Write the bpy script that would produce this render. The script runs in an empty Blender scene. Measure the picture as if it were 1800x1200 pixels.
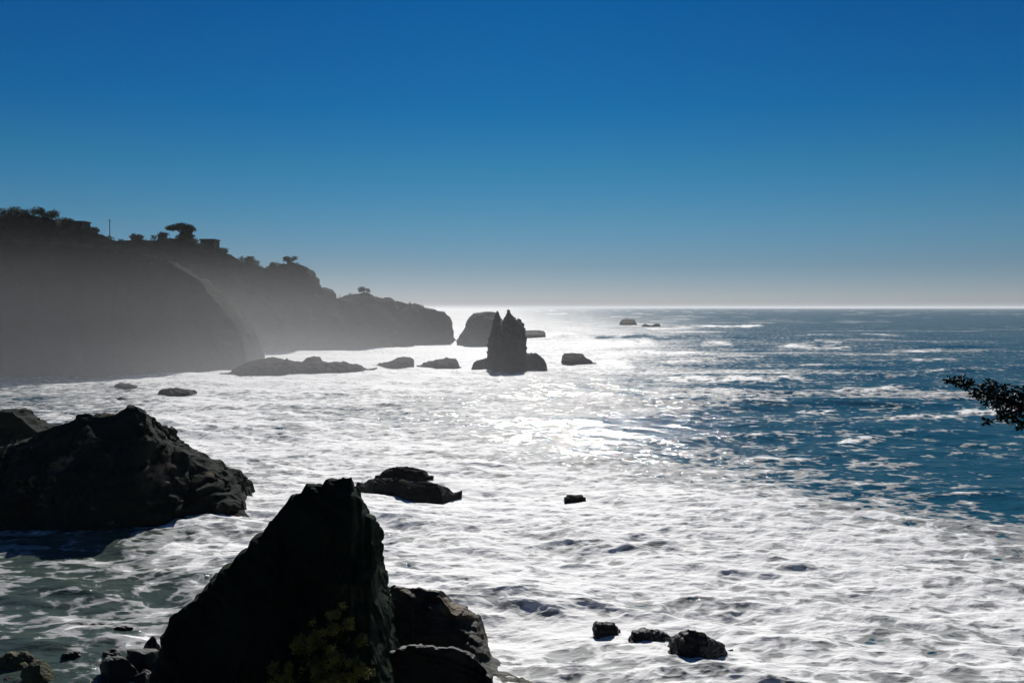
import bpy, bmesh, math, random
import numpy as np
from mathutils import Vector, Matrix
from mathutils.bvhtree import BVHTree

random.seed(7)
S = bpy.context.scene
COL = S.collection
R = math.radians

# ------------------------------------------------------------------ camera
H = 16.0                      # eye height above the sea, metres
F = 1559.0                    # focal length in pixels of the 1800 px wide photograph
PITCH = math.atan(59.0 / F)
cam_d = bpy.data.cameras.new('camera')
cam = bpy.data.objects.new('camera', cam_d)
COL.objects.link(cam)
cam.location = (0, 0, H)
cam.rotation_euler = (R(90) - PITCH, 0, 0)
cam_d.sensor_width = 36
cam_d.lens = 36 * F / 1800
cam_d.clip_start = 0.2
cam_d.clip_end = 120000
S.camera = cam

# ------------------------------------------------------------------ light
SUN_EL, SUN_AZ = R(33), R(0.5)
w = bpy.data.worlds.new('World')
S.world = w
w.use_nodes = True
nt = w.node_tree
nt.nodes.clear()
out = nt.nodes.new('ShaderNodeOutputWorld')
bg = nt.nodes.new('ShaderNodeBackground')
sky = nt.nodes.new('ShaderNodeTexSky')
sky.sky_type = 'NISHITA'
sky.sun_disc = False
sky.sun_elevation = SUN_EL
sky.sun_rotation = SUN_AZ
sky.altitude = 0
sky.air_density = 1.0
sky.dust_density = 0.1
sky.ozone_density = 4.0
gm = nt.nodes.new('ShaderNodeGamma')
gm.inputs['Gamma'].default_value = 1.25
mu = nt.nodes.new('ShaderNodeMix'); mu.data_type = 'RGBA'; mu.blend_type = 'MULTIPLY'
mu.inputs[0].default_value = 1.0
tc = nt.nodes.new('ShaderNodeTexCoord')
sxyz = nt.nodes.new('ShaderNodeSeparateXYZ')
cr = nt.nodes.new('ShaderNodeValToRGB')
els = cr.color_ramp.elements
SKYR = [(0.0, (0.16, 0.20, 0.33)), (0.012, (0.225, 0.270, 0.43)), (0.045, (0.165, 0.225, 0.33)), (0.09, (0.134, 0.2485, 0.321)), (0.153, (0.0637, 0.2501, 0.3176)), (0.213, (0.0184, 0.2205, 0.3408)), (0.336, (0.004, 0.196, 0.352)), (0.42, (0.01, 0.18, 0.32)), (0.6, (0.14, 0.24, 0.30)), (1.0, (0.14, 0.24, 0.30))]
while len(els) < len(SKYR): els.new(0.5)
for el_, (p_, c_) in zip(els, SKYR):
    el_.position = p_; el_.color = (*c_, 1)
nt.links.new(tc.outputs['Generated'], sxyz.inputs[0])
nt.links.new(sxyz.outputs[2], cr.inputs[0])
nt.links.new(cr.outputs[0], mu.inputs[7])
nt.links.new(sky.outputs[0], gm.inputs[0])
nt.links.new(gm.outputs[0], mu.inputs[6])
nt.links.new(mu.outputs[2], bg.inputs[0])
nt.links.new(bg.outputs[0], out.inputs[0])
bg.inputs[1].default_value = 0.07

sun_d = bpy.data.lights.new('sun', 'SUN')
sun_d.energy = 4.75
sun_d.angle = R(0.5)
sun_d.color = (1.0, 0.965, 0.92)
sun = bpy.data.objects.new('sun', sun_d)
COL.objects.link(sun)
to_sun = Vector((math.sin(SUN_AZ) * math.cos(SUN_EL), math.cos(SUN_AZ) * math.cos(SUN_EL), math.sin(SUN_EL)))
sun.rotation_euler = (-to_sun).to_track_quat('-Z', 'Y').to_euler()
sun.location = to_sun * 200

S.render.engine = 'CYCLES'
S.cycles.use_denoising = True
S.cycles.max_bounces = 6
S.cycles.volume_bounces = 1
S.cycles.volume_max_steps = 96
S.cycles.sample_clamp_indirect = 4
S.view_settings.view_transform = 'Standard'
S.view_settings.look = 'None'
S.view_settings.gamma = 1.0
S.view_settings.exposure = 0.0

# ------------------------------------------------------------------ numbers
CP, SP = math.cos(PITCH), math.sin(PITCH)
def ray(px, py):
    """unit-depth direction (y = 1) through a pixel of the photograph"""
    u = (np.asarray(px, float) - 900) / F
    v = (600 - np.asarray(py, float)) / F
    y = CP + v * SP
    z = v * CP - SP
    return u / y, z / y
def at(px, py, D):
    a, b = ray(px, py)
    return float(a * D), float(D), float(H + b * D)
def on_sea(px, py, z=0.0):
    a, b = ray(px, py)
    D = (z - H) / b
    return a * D, D
def project(x, y, z):
    d = y * CP - (z - H) * SP
    v = y * SP + (z - H) * CP
    return 900 + F * x / d, 600 - F * v / d

def _h(ix, iy, iz, s):
    n = (ix * 374761393 + iy * 668265263 + iz * 2147483647 + s * 974634777) & 0xffffffff
    n = ((n ^ (n >> 13)) * 1274126177) & 0xffffffff
    n = ((n ^ (n >> 16)) * 2246822519) & 0xffffffff
    return ((n ^ (n >> 15)) & 0xffffff) / float(0xffffff)
def vnoise(x, y, z, s=0):
    x = np.asarray(x, float); y = np.asarray(y, float); z = np.asarray(z, float) + 0 * x
    ix, iy, iz = [np.floor(q).astype(np.int64) for q in (x, y, z)]
    fx, fy, fz = x - ix, y - iy, z - iz
    fx, fy, fz = [q * q * q * (q * (q * 6 - 15) + 10) for q in (fx, fy, fz)]
    r = 0
    for a in (0, 1):
        wa = fx if a else 1 - fx
        for b in (0, 1):
            wb = fy if b else 1 - fy
            for c in (0, 1):
                wc = fz if c else 1 - fz
                r = r + wa * wb * wc * _h(ix + a, iy + b, iz + c, s)
    return r * 2 - 1
def fbm(x, y, z, s=0, o=4, g=0.5, ridged=False):
    r, a, f = 0, 1.0, 1.0
    for k in range(o):
        n = vnoise(x * f + 13.7 * k, y * f - 7.1 * k, z * f + 3.3 * k, s + k)
        r = r + a * (1 - 2 * np.abs(n) if ridged else n)
        a *= g; f *= 2.03
    return r
def facets(x, y, z, s=0):
    """angular broken faces: every cell of a scattered grid tilts its own way"""
    ix, iy, iz = [np.floor(q).astype(np.int64) for q in (x, y, z)]
    best = np.full(np.shape(x), 1e9); val = np.zeros(np.shape(x))
    for a in (-1, 0, 1):
        for b in (-1, 0, 1):
            for c in (-1, 0, 1):
                jx, jy, jz = ix + a, iy + b, iz + c
                dx = x - jx - _h(jx, jy, jz, s + 1); dy = y - jy - _h(jx, jy, jz, s + 2); dz = z - jz - _h(jx, jy, jz, s + 3)
                d = dx * dx + dy * dy + dz * dz
                v = (dx * (_h(jx, jy, jz, s + 4) - .5) + dy * (_h(jx, jy, jz, s + 5) - .5) + dz * (_h(jx, jy, jz, s + 6) - .5)) * 2 + (_h(jx, jy, jz, s + 7) - .5) * .5
                m = d < best
                best = np.where(m, d, best); val = np.where(m, v, val)
    return val
def sstep(a, b, x):
    t = np.clip((x - a) / (b - a), 0, 1)
    return t * t * (3 - 2 * t)

def new_mesh(name, verts, faces, mat=None, smooth=True, parent=None):
    me = bpy.data.meshes.new(name)
    me.from_pydata([tuple(v) for v in verts], [], faces)
    me.validate()
    if smooth:
        me.polygons.foreach_set('use_smooth', [True] * len(me.polygons))
    me.update()
    ob = bpy.data.objects.new(name, me)
    COL.objects.link(ob)
    if mat: me.materials.append(mat)
    if parent: ob.parent = parent
    return ob
def tag(o, label=None, cat=None, group=None, kind=None):
    if label: o['label'] = label
    if cat: o['category'] = cat
    if group: o['group'] = group
    if kind: o['kind'] = kind
    return o
def empty(name, loc, label, cat, group=None):
    o = bpy.data.objects.new(name, None)
    COL.objects.link(o); o.location = loc
    o.empty_display_size = 0.3
    return tag(o, label, cat, group)

# ------------------------------------------------------------------ materials
def nodes(name):
    m = bpy.data.materials.new(name); m.use_nodes = True
    t = m.node_tree
    b = t.nodes['Principled BSDF']
    return m, t, b
def N(t, kind, **kw):
    n = t.nodes.new(kind)
    for k, v in kw.items():
        if k in n.inputs.keys(): n.inputs[k].default_value = v
        else: setattr(n, k, v)
    return n
def ramp(t, fac, stops):
    r = t.nodes.new('ShaderNodeValToRGB')
    e = r.color_ramp.elements
    while len(e) < len(stops): e.new(0.5)
    for el, (p, c) in zip(e, stops):
        el.position = p; el.color = (*c, 1) if len(c) == 3 else c
    t.links.new(fac, r.inputs[0])
    return r.outputs[0]
def mapping(t, scale=(1, 1, 1), rot=(0, 0, 0)):
    g = t.nodes.new('ShaderNodeNewGeometry')
    mp = t.nodes.new('ShaderNodeMapping')
    mp.inputs['Scale'].default_value = scale
    mp.inputs['Rotation'].default_value = rot
    t.links.new(g.outputs['Position'], mp.inputs[0])
    return mp.outputs[0]

def rock_mat(name, stops, scale=0.5, rough=0.75, bump=0.3, patch=None, spec=0.4):
    m, t, b = nodes(name)
    L = t.links.new
    v = mapping(t, (1, 1, 1.6))
    n1 = N(t, 'ShaderNodeTexNoise', Scale=scale, Detail=9.0, Roughness=0.65); L(v, n1.inputs[0])
    c = ramp(t, n1.outputs[0], stops)
    if patch:
        col, pscale, lo, hi = patch
        n2 = N(t, 'ShaderNodeTexNoise', Scale=pscale, Detail=6.0, Roughness=0.6); L(v, n2.inputs[0])
        pm = ramp(t, n2.outputs[0], [(lo, (0, 0, 0)), (hi, (1, 1, 1))])
        mx = t.nodes.new('ShaderNodeMix'); mx.data_type = 'RGBA'
        L(pm, mx.inputs[0]); L(c, mx.inputs[6]); mx.inputs[7].default_value = (*col, 1)
        c = mx.outputs[2]
    L(c, b.inputs['Base Color'])
    b.inputs['Roughness'].default_value = rough
    b.inputs['Specular IOR Level'].default_value = spec
    vo = N(t, 'ShaderNodeTexVoronoi', Scale=scale * 5, feature='F1'); L(v, vo.inputs[0])
    n3 = N(t, 'ShaderNodeTexNoise', Scale=scale * 7, Detail=8.0, Roughness=0.7); L(v, n3.inputs[0])
    ad = N(t, 'ShaderNodeMath', operation='MULTIPLY_ADD'); L(vo.outputs[0], ad.inputs[0]); ad.inputs[1].default_value = 0.6; L(n3.outputs[0], ad.inputs[2])
    bp = N(t, 'ShaderNodeBump', Strength=1.0, Distance=bump); L(ad.outputs[0], bp.inputs['Height'])
    L(bp.outputs[0], b.inputs['Normal'])
    return m
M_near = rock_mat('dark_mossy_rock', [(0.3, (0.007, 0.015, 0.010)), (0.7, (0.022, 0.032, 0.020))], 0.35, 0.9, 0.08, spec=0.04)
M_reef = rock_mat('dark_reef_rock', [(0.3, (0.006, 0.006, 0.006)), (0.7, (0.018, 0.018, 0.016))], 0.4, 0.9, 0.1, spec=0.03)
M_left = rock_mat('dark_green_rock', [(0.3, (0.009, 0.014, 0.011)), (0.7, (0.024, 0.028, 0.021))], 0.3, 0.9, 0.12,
                  patch=((0.16, 0.125, 0.09), 0.3, 0.60, 0.68), spec=0.08)
M_ledge = rock_mat('ochre_topped_rock', [(0.3, (0.018, 0.022, 0.016)), (0.7, (0.05, 0.045, 0.03))], 0.6, 0.7, 0.12,
                   patch=((0.13, 0.095, 0.05), 0.5, 0.50, 0.65), spec=0.3)
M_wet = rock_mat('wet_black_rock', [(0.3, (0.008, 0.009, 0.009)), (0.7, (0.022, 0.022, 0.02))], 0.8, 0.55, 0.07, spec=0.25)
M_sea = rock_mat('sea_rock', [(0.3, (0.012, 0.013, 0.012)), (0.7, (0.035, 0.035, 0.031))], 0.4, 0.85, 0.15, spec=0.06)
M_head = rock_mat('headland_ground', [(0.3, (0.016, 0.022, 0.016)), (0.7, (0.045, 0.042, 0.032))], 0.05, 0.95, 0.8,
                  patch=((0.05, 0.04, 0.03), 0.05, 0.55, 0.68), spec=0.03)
M_moss = rock_mat('mossy_boulder', [(0.3, (0.03, 0.035, 0.015)), (0.7, (0.10, 0.10, 0.04))], 1.5, 0.8, 0.06)

def plain_mat(name, a, b_, scale=8, rough=0.7, spec=0.3):
    m, t, b = nodes(name)
    v = mapping(t)
    n = N(t, 'ShaderNodeTexNoise', Scale=scale, Detail=4.0); t.links.new(v, n.inputs[0])
    c = ramp(t, n.outputs[0], [(0.35, a), (0.65, b_)])
    t.links.new(c, b.inputs['Base Color'])
    b.inputs['Roughness'].default_value = rough
    b.inputs['Specular IOR Level'].default_value = spec
    return m
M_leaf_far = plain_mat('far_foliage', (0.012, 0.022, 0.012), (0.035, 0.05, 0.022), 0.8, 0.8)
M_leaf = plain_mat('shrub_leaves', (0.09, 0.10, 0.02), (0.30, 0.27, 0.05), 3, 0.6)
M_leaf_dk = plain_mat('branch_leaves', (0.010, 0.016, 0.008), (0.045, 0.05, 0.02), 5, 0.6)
M_bark = plain_mat('bark', (0.02, 0.014, 0.01), (0.05, 0.035, 0.022), 10, 0.85)
M_wall = plain_mat('far_wall', (0.03, 0.028, 0.028), (0.05, 0.045, 0.042), 0.5, 0.8)
M_roof = plain_mat('far_roof', (0.02, 0.018, 0.018), (0.035, 0.03, 0.028), 0.5, 0.8)
M_glass = plain_mat('far_window', (0.02, 0.025, 0.03), (0.03, 0.035, 0.04), 0.5, 0.2)
M_pole = plain_mat('weathered_pole', (0.06, 0.05, 0.045), (0.09, 0.08, 0.07), 4, 0.8)

# ------------------------------------------------------------------ the sea
# foam cover of the water, some sun glare and rock shadow painted in with it: hand-placed samples (px, py, cover) turned into places on the water
SAMP = [
 (300,560,.9),(700,552,.7),(850,552,.6),(1000,552,.35),(1150,552,.15),(1300,552,.05),(1700,552,.0),  # in these far rows the central cover is foam plus painted sun glare
 (600,585,.9),(850,575,.75),(960,575,.7),(1060,580,.6),(1180,578,.5),(1300,580,.12),(1450,580,.05),(1750,580,.0),
 (450,625,1),(700,620,1),(830,620,1),(960,612,.8),(1060,610,.8),(1150,610,.6),(1250,610,.25),(1400,608,.25),(1500,615,.15),(1750,610,.02),
 (0,650,.9),(300,655,.9),(500,668,1),(700,668,1),(860,665,.95),(960,655,.7),(1060,650,.75),(1200,650,.3),(1400,645,.12),(1700,640,.05),
 (0,690,.55),(100,680,.6),(200,700,.6),(400,700,.8),(600,695,.72),(780,700,.6),(900,690,.36),(1000,690,.28),(1100,690,.36),(1250,700,.40),(1400,690,.12),(1700,690,.02),
 (100,730,.6),(320,745,.85),(500,735,.62),(700,735,.55),(820,740,.42),(950,750,.12),(1050,760,.0),(1180,750,.04),(1300,740,.15),(1400,740,.15),(1600,745,.02),(1800,745,0),
 (320,800,.85),(450,790,.85),(600,780,.9),(750,785,.9),(860,790,.85),(950,795,.5),(1050,790,.15),(1200,795,.15),(1350,790,.10),(1500,800,.14),(1600,790,.05),(1800,790,0),
 (480,850,.8),(620,830,.95),(800,830,1),(950,835,.95),(1080,835,.75),(1200,835,.55),(1350,835,.35),(1480,840,.25),(1620,840,.15),(1800,840,.02),
 (500,900,.85),(700,890,.9),(900,880,.97),(1100,880,.97),(1280,880,.85),(1420,880,.7),(1550,880,.45),(1680,880,.2),(1800,880,.12),
 (720,960,.88),(900,940,.92),(1100,940,.95),(1300,940,.93),(1500,940,.88),(1680,935,.7),(1800,935,.5),
 (740,1040,.86),(900,1020,.9),(1200,1020,.92),(1500,1020,.88),(1750,1010,.82),
 (900,1120,.84),(1100,1100,.85),(1300,1110,.85),(1550,1110,.85),(1800,1110,.85),
 (950,1200,.75),(1200,1210,.75),(1500,1210,.8),(1800,1210,.8),(1000,1300,.75),(1500,1300,.75),(500,1300,.5),
 (330,930,.8),(400,950,.86),(350,980,.7),(230,945,.3),(100,940,.1),(100,985,.3),(0,1000,.35),(60,1030,.3),(200,1000,.28),(300,1010,.4),(100,1070,.35),(0,1060,.35),(240,1050,.55),(250,1090,.65),(150,1100,.45),(50,1110,.28),(40,1180,.1),(200,1150,.4),(100,1250,.1),(-150,1000,.3),(-150,1100,.3),(-150,700,.7),(-300,850,.7),  # cover lowered below the left outcrop to darken its shadow on the water
]
# breaking crests: (px0, px1, py, half thickness in px, extra cover, wave height)
STREAK = [(1140,1450,666,3.5,.9,.5),(1470,1590,684,4.0,.75,.5),(1300,1345,572,2.0,.8,.4),(1180,1330,574,1.8,.7,.4),
 (1360,1510,611,4,.6,.6),(1410,1500,600,3,.5,.6),(1540,1700,735,4.0,.85,.45),(1670,1800,718,7,.9,.5),(1470,1550,776,6,.8,.5),
 (1400,1480,720,5,.5,.4),(1590,1690,632,2.5,.6,.4),(1560,1660,617,2.2,.6,.4),(1620,1770,650,2.5,.4,.4),(1230,1400,655,2.5,.5,.3),
 (1230,1290,603,4,.5,.5),(1000,1160,604,5,.6,.8),(930,1050,590,3,.6,.8),(1050,1120,640,8,.5,.6),(1680,1800,780,3,.4,.3),
 (1480,1650,770,2.5,.35,.3),(1480,1620,815,3,.45,.3),(1180,1300,793,4,.5,.3),(1060,1160,786,4,.6,.3),(1300,1450,808,3,.4,.3),
 (1650,1800,797,2.5,.3,.2),(1500,1700,850,3,.3,.3),(1600,1800,868,3,.35,.3),(1200,1500,830,3.5,.35,.3),(640,800,662,4,.4,.5),
 (300,700,748,3,.25,.4),(330,560,757,4,-.3,0),(330,640,690,5,-.25,0),(0,130,700,4,-.35,0),(160,240,684,2.5,-.3,0),
 (930,1240,592,3.5,-.6,0),(430,640,716,4,-.2,0),(820,900,742,4,-.2,0),(1000,1200,755,8,-.3,0),(440,560,880,6,-.35,0),
 (330,420,966,6,-.3,0),(130,330,1015,6,-.15,0),(1150,1300,633,2.5,.5,.3),(1320,1480,642,2,.4,.3),(1500,1640,660,2,.4,.3),(1560,1780,600,1.5,.35,.3),(1380,1600,588,1.5,.4,.3),
 (1050,1250,620,3,.5,.4),(1130,1260,690,4,.5,.3),(1250,1420,705,3,.4,.3),(1100,1240,722,4,.5,.3),(1000,1120,700,4,.4,.3),(1280,1420,765,3,.45,.3),(1100,1330,770,2.5,.35,.2),(1560,1720,757,2.5,.35,.3),
 (120,400,995,2.5,.3,.1),(60,260,1040,2.5,.3,.1)]
def cover(px, py):
    num = np.full(px.shape, 1e-6 * .3); den = np.full(px.shape, 1e-6)
    for (a, b, c) in SAMP:
        sy = 14 + 0.045 * max(0, b - 545) 
        sx = 62
        q = np.exp(-((px - a) / sx) ** 2 * .5 - ((py - b) / sy) ** 2 * .5) + 1e-3 / (1 + ((px - a) / 200) ** 2 + ((py - b) / 40) ** 2) ** 2
        num += q * c; den += q
    return num / den

def build_sea():
    az = np.concatenate([np.linspace(-1.4, -0.66, 50, endpoint=False), np.linspace(-0.66, 0.66, 1250), np.linspace(0.66, 1.4, 51)[1:]])
    ta = np.tan(np.clip(az, -1.3, 1.3))
    # rows: even in the picture up close, geometric far away
    pys = np.concatenate([np.linspace(1500, 1215, 60, endpoint=False), np.linspace(1215, 545.5, 900)])
    _, D = on_sea(900, pys)
    D = np.concatenate([D, np.geomspace(D[-1] * 1.05, 40000, 24)])
    X = np.sin(az)[None, :] * D[:, None] / np.cos(az * 0)[None, :]
    Y = np.cos(az)[None, :] * D[:, None]
    nr, nc = X.shape
    dist = np.hypot(X, Y)
    sp = np.gradient(D)[:, None] * np.ones_like(X)             # radial spacing
    px, py = project(X, np.maximum(Y, 0.5), np.zeros_like(X))
    gx = np.arange(-500, 2301, 10.0); gy = np.concatenate([np.arange(541, 700, 2.0), np.arange(700, 1352, 6.0)])
    G = cover(*np.meshgrid(gx, gy))
    cx = np.clip(px, -500, 2300); cy = np.clip(py, 541, 1350)
    fxi = (cx + 500) / 10.0; fyi = np.interp(cy, gy, np.arange(len(gy)))
    ix = np.minimum(fxi.astype(int), len(gx) - 2); iy = np.minimum(fyi.astype(int), len(gy) - 2)
    fx_, fy_ = fxi - ix, fyi - iy
    C = (G[iy, ix] * (1 - fx_) + G[iy, ix + 1] * fx_) * (1 - fy_) + (G[iy + 1, ix] * (1 - fx_) + G[iy + 1, ix + 1] * fx_) * fy_
    C = np.where(C < .75, C * (.45 + .55 * C / .75), C)
    Z = np.zeros_like(X)
    DX = np.zeros_like(X); DY = np.zeros_like(X)
    rng = np.random.RandomState(3)
    # swell and chop running towards the shore
    env = 0.55 + 0.45 * vnoise(X / 60, Y / 40, 0, 91)
    for k in range(46):
        lam = 1.3 * (38 / 1.3) ** (k / 45.0)
        th = -math.pi / 2 + rng.normal(0, 0.45) - 0.15
        kx, ky = math.cos(th) * 2 * math.pi / lam, math.sin(th) * 2 * math.pi / lam
        A = 0.0115 * lam ** 0.70
        fade = np.clip((lam / np.abs(sp) - 2.0) / 3.0, 0, 1)
        ph = kx * X + ky * Y + rng.uniform(0, 6.28)
        amp = A * fade * env
        Z += amp * np.cos(ph)
        DX -= amp * math.cos(th) * np.sin(ph) * 0.75
        DY -= amp * math.sin(th) * np.sin(ph) * 0.75
    # churned foam: lumps
    for lam, A in ((5.0, .06), (2.4, .08), (1.1, .06), (0.55, .035)):
        fade = np.clip((lam / np.abs(sp) - 1.2) / 2.0, 0, 1)
        Z += A * fade * (1 - 2 * np.abs(vnoise(X / lam, Y / lam * 1.5, 0.5, int(lam * 10)))) * (0.35 + 0.65 * C)
    Z -= 0.12
    # breaking crests
    for (a, b, y0, hy, dc, hgt) in STREAK:
        K = np.nonzero((px > a - 40) & (px < b + 40) & (np.abs(py - y0) < hy * 5))
        p_, q_ = px[K], py[K]
        yy = y0 + hy * 0.9 * vnoise(p_ / 45.0, np.full_like(p_, y0), 0, 5)
        u = (p_ - (a + b) / 2) / ((b - a) / 2)
        g = np.exp(-((q_ - yy) / hy) ** 2) * sstep(1.1, 0.6, np.abs(u))
        C[K] += dc * g * (0.8 + 0.75 * vnoise(p_ / 16, q_ / 2.5, 0, 8) + 0.4 * vnoise(p_ / 6, q_ / 1.5, 0, 18))
        if hgt:
            Z[K] += 0.55 * hgt * np.exp(-((q_ - yy) / (hy * 1.3)) ** 2) * sstep(1.15, 0.5, np.abs(u))
    # far off scattered whitecaps
    wc = fbm(X / 60, Y / 28, 0, 44, 3)
    C += 0.35 * sstep(0.55, 0.95, wc) * sstep(70, 160, dist) * (C < .4)
    X = X + DX; Y = Y + DY
    V = np.stack([X, Y, Z], -1).reshape(-1, 3)
    me = bpy.data.meshes.new('sea')
    idx = np.arange(nr * nc).reshape(nr, nc)
    q = np.stack([idx[:-1, :-1], idx[:-1, 1:], idx[1:, 1:], idx[1:, :-1]], -1).reshape(-1, 4)
    me.vertices.add(len(V)); me.vertices.foreach_set('co', V.ravel())
    me.loops.add(q.size); me.loops.foreach_set('vertex_index', q.ravel().astype(np.int32))
    me.polygons.add(len(q)); me.polygons.foreach_set('loop_start', np.arange(0, q.size, 4, dtype=np.int32))
    me.polygons.foreach_set('loop_total', np.full(len(q), 4, dtype=np.int32))
    me.update(calc_edges=True)
    me.polygons.foreach_set('use_smooth', np.ones(len(q), bool))
    at_ = me.attributes.new('foam', 'FLOAT', 'POINT')  # foam cover, painted glare and rock shadow included
    at_.data.foreach_set('value', np.clip(C, 0, 1.1).ravel().astype(np.float32))
    at3 = me.attributes.new('shallow', 'FLOAT', 'POINT')
    sh = sstep(520, 380, px) * sstep(880, 930, py) + .6 * np.exp(-((px - 1290) / 90) ** 2 - ((py - 1185) / 14) ** 2)
    at3.data.foreach_set('value', np.clip(sh, 0, 1).ravel().astype(np.float32))
    ob = bpy.data.objects.new('sea', me); COL.objects.link(ob)
    tag(ob, kind='structure')
    return ob

def sea_mat():
    m, t, b = nodes('sea_water')
    L = t.links.new
    t.nodes.remove(b)
    def madd(x, k, y):
        q = N(t, 'ShaderNodeMath', operation='MULTIPLY_ADD'); L(x, q.inputs[0]); q.inputs[1].default_value = k
        if isinstance(y, float): q.inputs[2].default_value = y
        else: L(y, q.inputs[2])
        return q.outputs[0]
    at_ = N(t, 'ShaderNodeAttribute', attribute_name='foam')
    v = mapping(t, (0.72, 1, 1))
    # warp so the foam reads as torn cells
    wn = N(t, 'ShaderNodeTexNoise', Scale=0.5, Detail=3.0); L(v, wn.inputs[0])
    wa = N(t, 'ShaderNodeVectorMath', operation='MULTIPLY_ADD'); L(wn.outputs[1], wa.inputs[0]); wa.inputs[1].default_value = (1.5, 1.5, 1.5); L(v, wa.inputs[2])
    W = wa.outputs[0]
    n1 = N(t, 'ShaderNodeTexNoise', Scale=0.8, Detail=6.0, Roughness=0.6); L(W, n1.inputs[0])
    n0 = N(t, 'ShaderNodeTexNoise', Scale=0.09, Detail=5.0, Roughness=0.55); L(mapping(t, (0.33, 1, 1)), n0.inputs[0])
    v1 = N(t, 'ShaderNodeTexVoronoi', Scale=0.75, feature='F1'); L(W, v1.inputs[0])
    v2 = N(t, 'ShaderNodeTexVoronoi', Scale=0.27, feature='F1'); L(W, v2.inputs[0])
    s_ = madd(n1.outputs[0], 1.3, -0.0)
    s_ = madd(n0.outputs[0], 1.05, s_)
    s_ = madd(v1.outputs[0], 0.85, s_)
    n3 = N(t, 'ShaderNodeTexNoise', Scale=0.3, Detail=4.0, Roughness=0.55); L(mapping(t, (0.22, 1, 1), (0, 0, 0.08)), n3.inputs[0])
    s_ = madd(n3.outputs[0], 0.7, s_)
    s_ = madd(v2.outputs[0], 0.25, s_)
    v3 = N(t, 'ShaderNodeTexVoronoi', Scale=1.9, feature='F1'); L(W, v3.inputs[0])
    s_ = madd(v3.outputs[0], 0.55, s_)
    s_ = madd(s_, 1.0, -0.49)
    s_ = madd(at_.outputs['Fac'], 1.15, s_)
    fac = N(t, 'ShaderNodeMapRange', interpolation_type='SMOOTHSTEP'); L(s_, fac.inputs[0])
    fac.inputs[1].default_value = 2.14; fac.inputs[2].default_value = 2.38
    thin = N(t, 'ShaderNodeMapRange', interpolation_type='SMOOTHSTEP'); L(s_, thin.inputs[0])
    thin.inputs[1].default_value = 2.56; thin.inputs[2].default_value = 2.80
    foamc = ramp(t, thin.outputs[0], [(0.0, (0.30, 0.31, 0.31)), (1.0, (0.84, 0.84, 0.83))])
    # water
    at2 = N(t, 'ShaderNodeAttribute', attribute_name='shallow')
    mc = t.nodes.new('ShaderNodeMix'); mc.data_type = 'RGBA'
    L(at2.outputs['Fac'], mc.inputs[0]); mc.inputs[6].default_value = (0.010, 0.078, 0.120, 1); mc.inputs[7].default_value = (0.060, 0.085, 0.070, 1)
    vw = mapping(t, (0.7, 1.3, 1))
    w1 = N(t, 'ShaderNodeTexNoise', Scale=0.55, Detail=7.0, Roughness=0.6); L(vw, w1.inputs[0])
    bw = N(t, 'ShaderNodeBump', Strength=1.0, Distance=0.30); L(w1.outputs[0], bw.inputs['Height'])
    body = t.nodes.new('ShaderNodeBsdfDiffuse'); L(mc.outputs[2], body.inputs[0]); L(bw.outputs[0], body.inputs['Normal'])
    gl = t.nodes.new('ShaderNodeBsdfGlossy'); gl.inputs['Roughness'].default_value = 0.10; L(bw.outputs[0], gl.inputs['Normal'])
    # a wind-roughened sea never mirrors fully at grazing angles: its facets hide one another
    fr = t.nodes.new('ShaderNodeFresnel'); fr.inputs[0].default_value = 1.33; L(bw.outputs[0], fr.inputs['Normal'])
    fc = N(t, 'ShaderNodeMath', operation='MINIMUM'); L(fr.outputs[0], fc.inputs[0]); fc.inputs[1].default_value = 0.36
    wat = t.nodes.new('ShaderNodeMixShader'); L(fc.outputs[0], wat.inputs[0]); L(body.outputs[0], wat.inputs[1]); L(gl.outputs[0], wat.inputs[2])
    # foam
    nf = N(t, 'ShaderNodeTexNoise', Scale=1.6, Detail=5.0, Roughness=0.55); L(W, nf.inputs[0])
    fb = t.nodes.new('ShaderNodeBsdfPrincipled')
    L(foamc, fb.inputs['Base Color']); fb.inputs['Roughness'].default_value = 0.7
    fb.inputs['Specular IOR Level'].default_value = 0.2
    hb = madd(v1.outputs[0], 0.5, nf.outputs[0])
    bf = N(t, 'ShaderNodeBump', Strength=1.0, Distance=0.14); L(hb, bf.inputs['Height'])
    L(bf.outputs[0], fb.inputs['Normal'])
    mx = t.nodes.new('ShaderNodeMixShader')
    L(fac.outputs[0], mx.inputs[0]); L(wat.outputs[0], mx.inputs[1]); L(fb.outputs[0], mx.inputs[2])
    L(mx.outputs[0], t.nodes['Material Output'].inputs['Surface'])
    return m
sea = build_sea()
sea.data.materials.append(sea_mat())
# sea bed: the solid ground under the water and out to the sides
seabed = new_mesh('seabed', [(-39000, -39000, -6), (39000, -39000, -6), (39000, 39000, -6), (-39000, 39000, -6)], [(0, 1, 2, 3)], M_wet)
tag(seabed, kind='structure')

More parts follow.
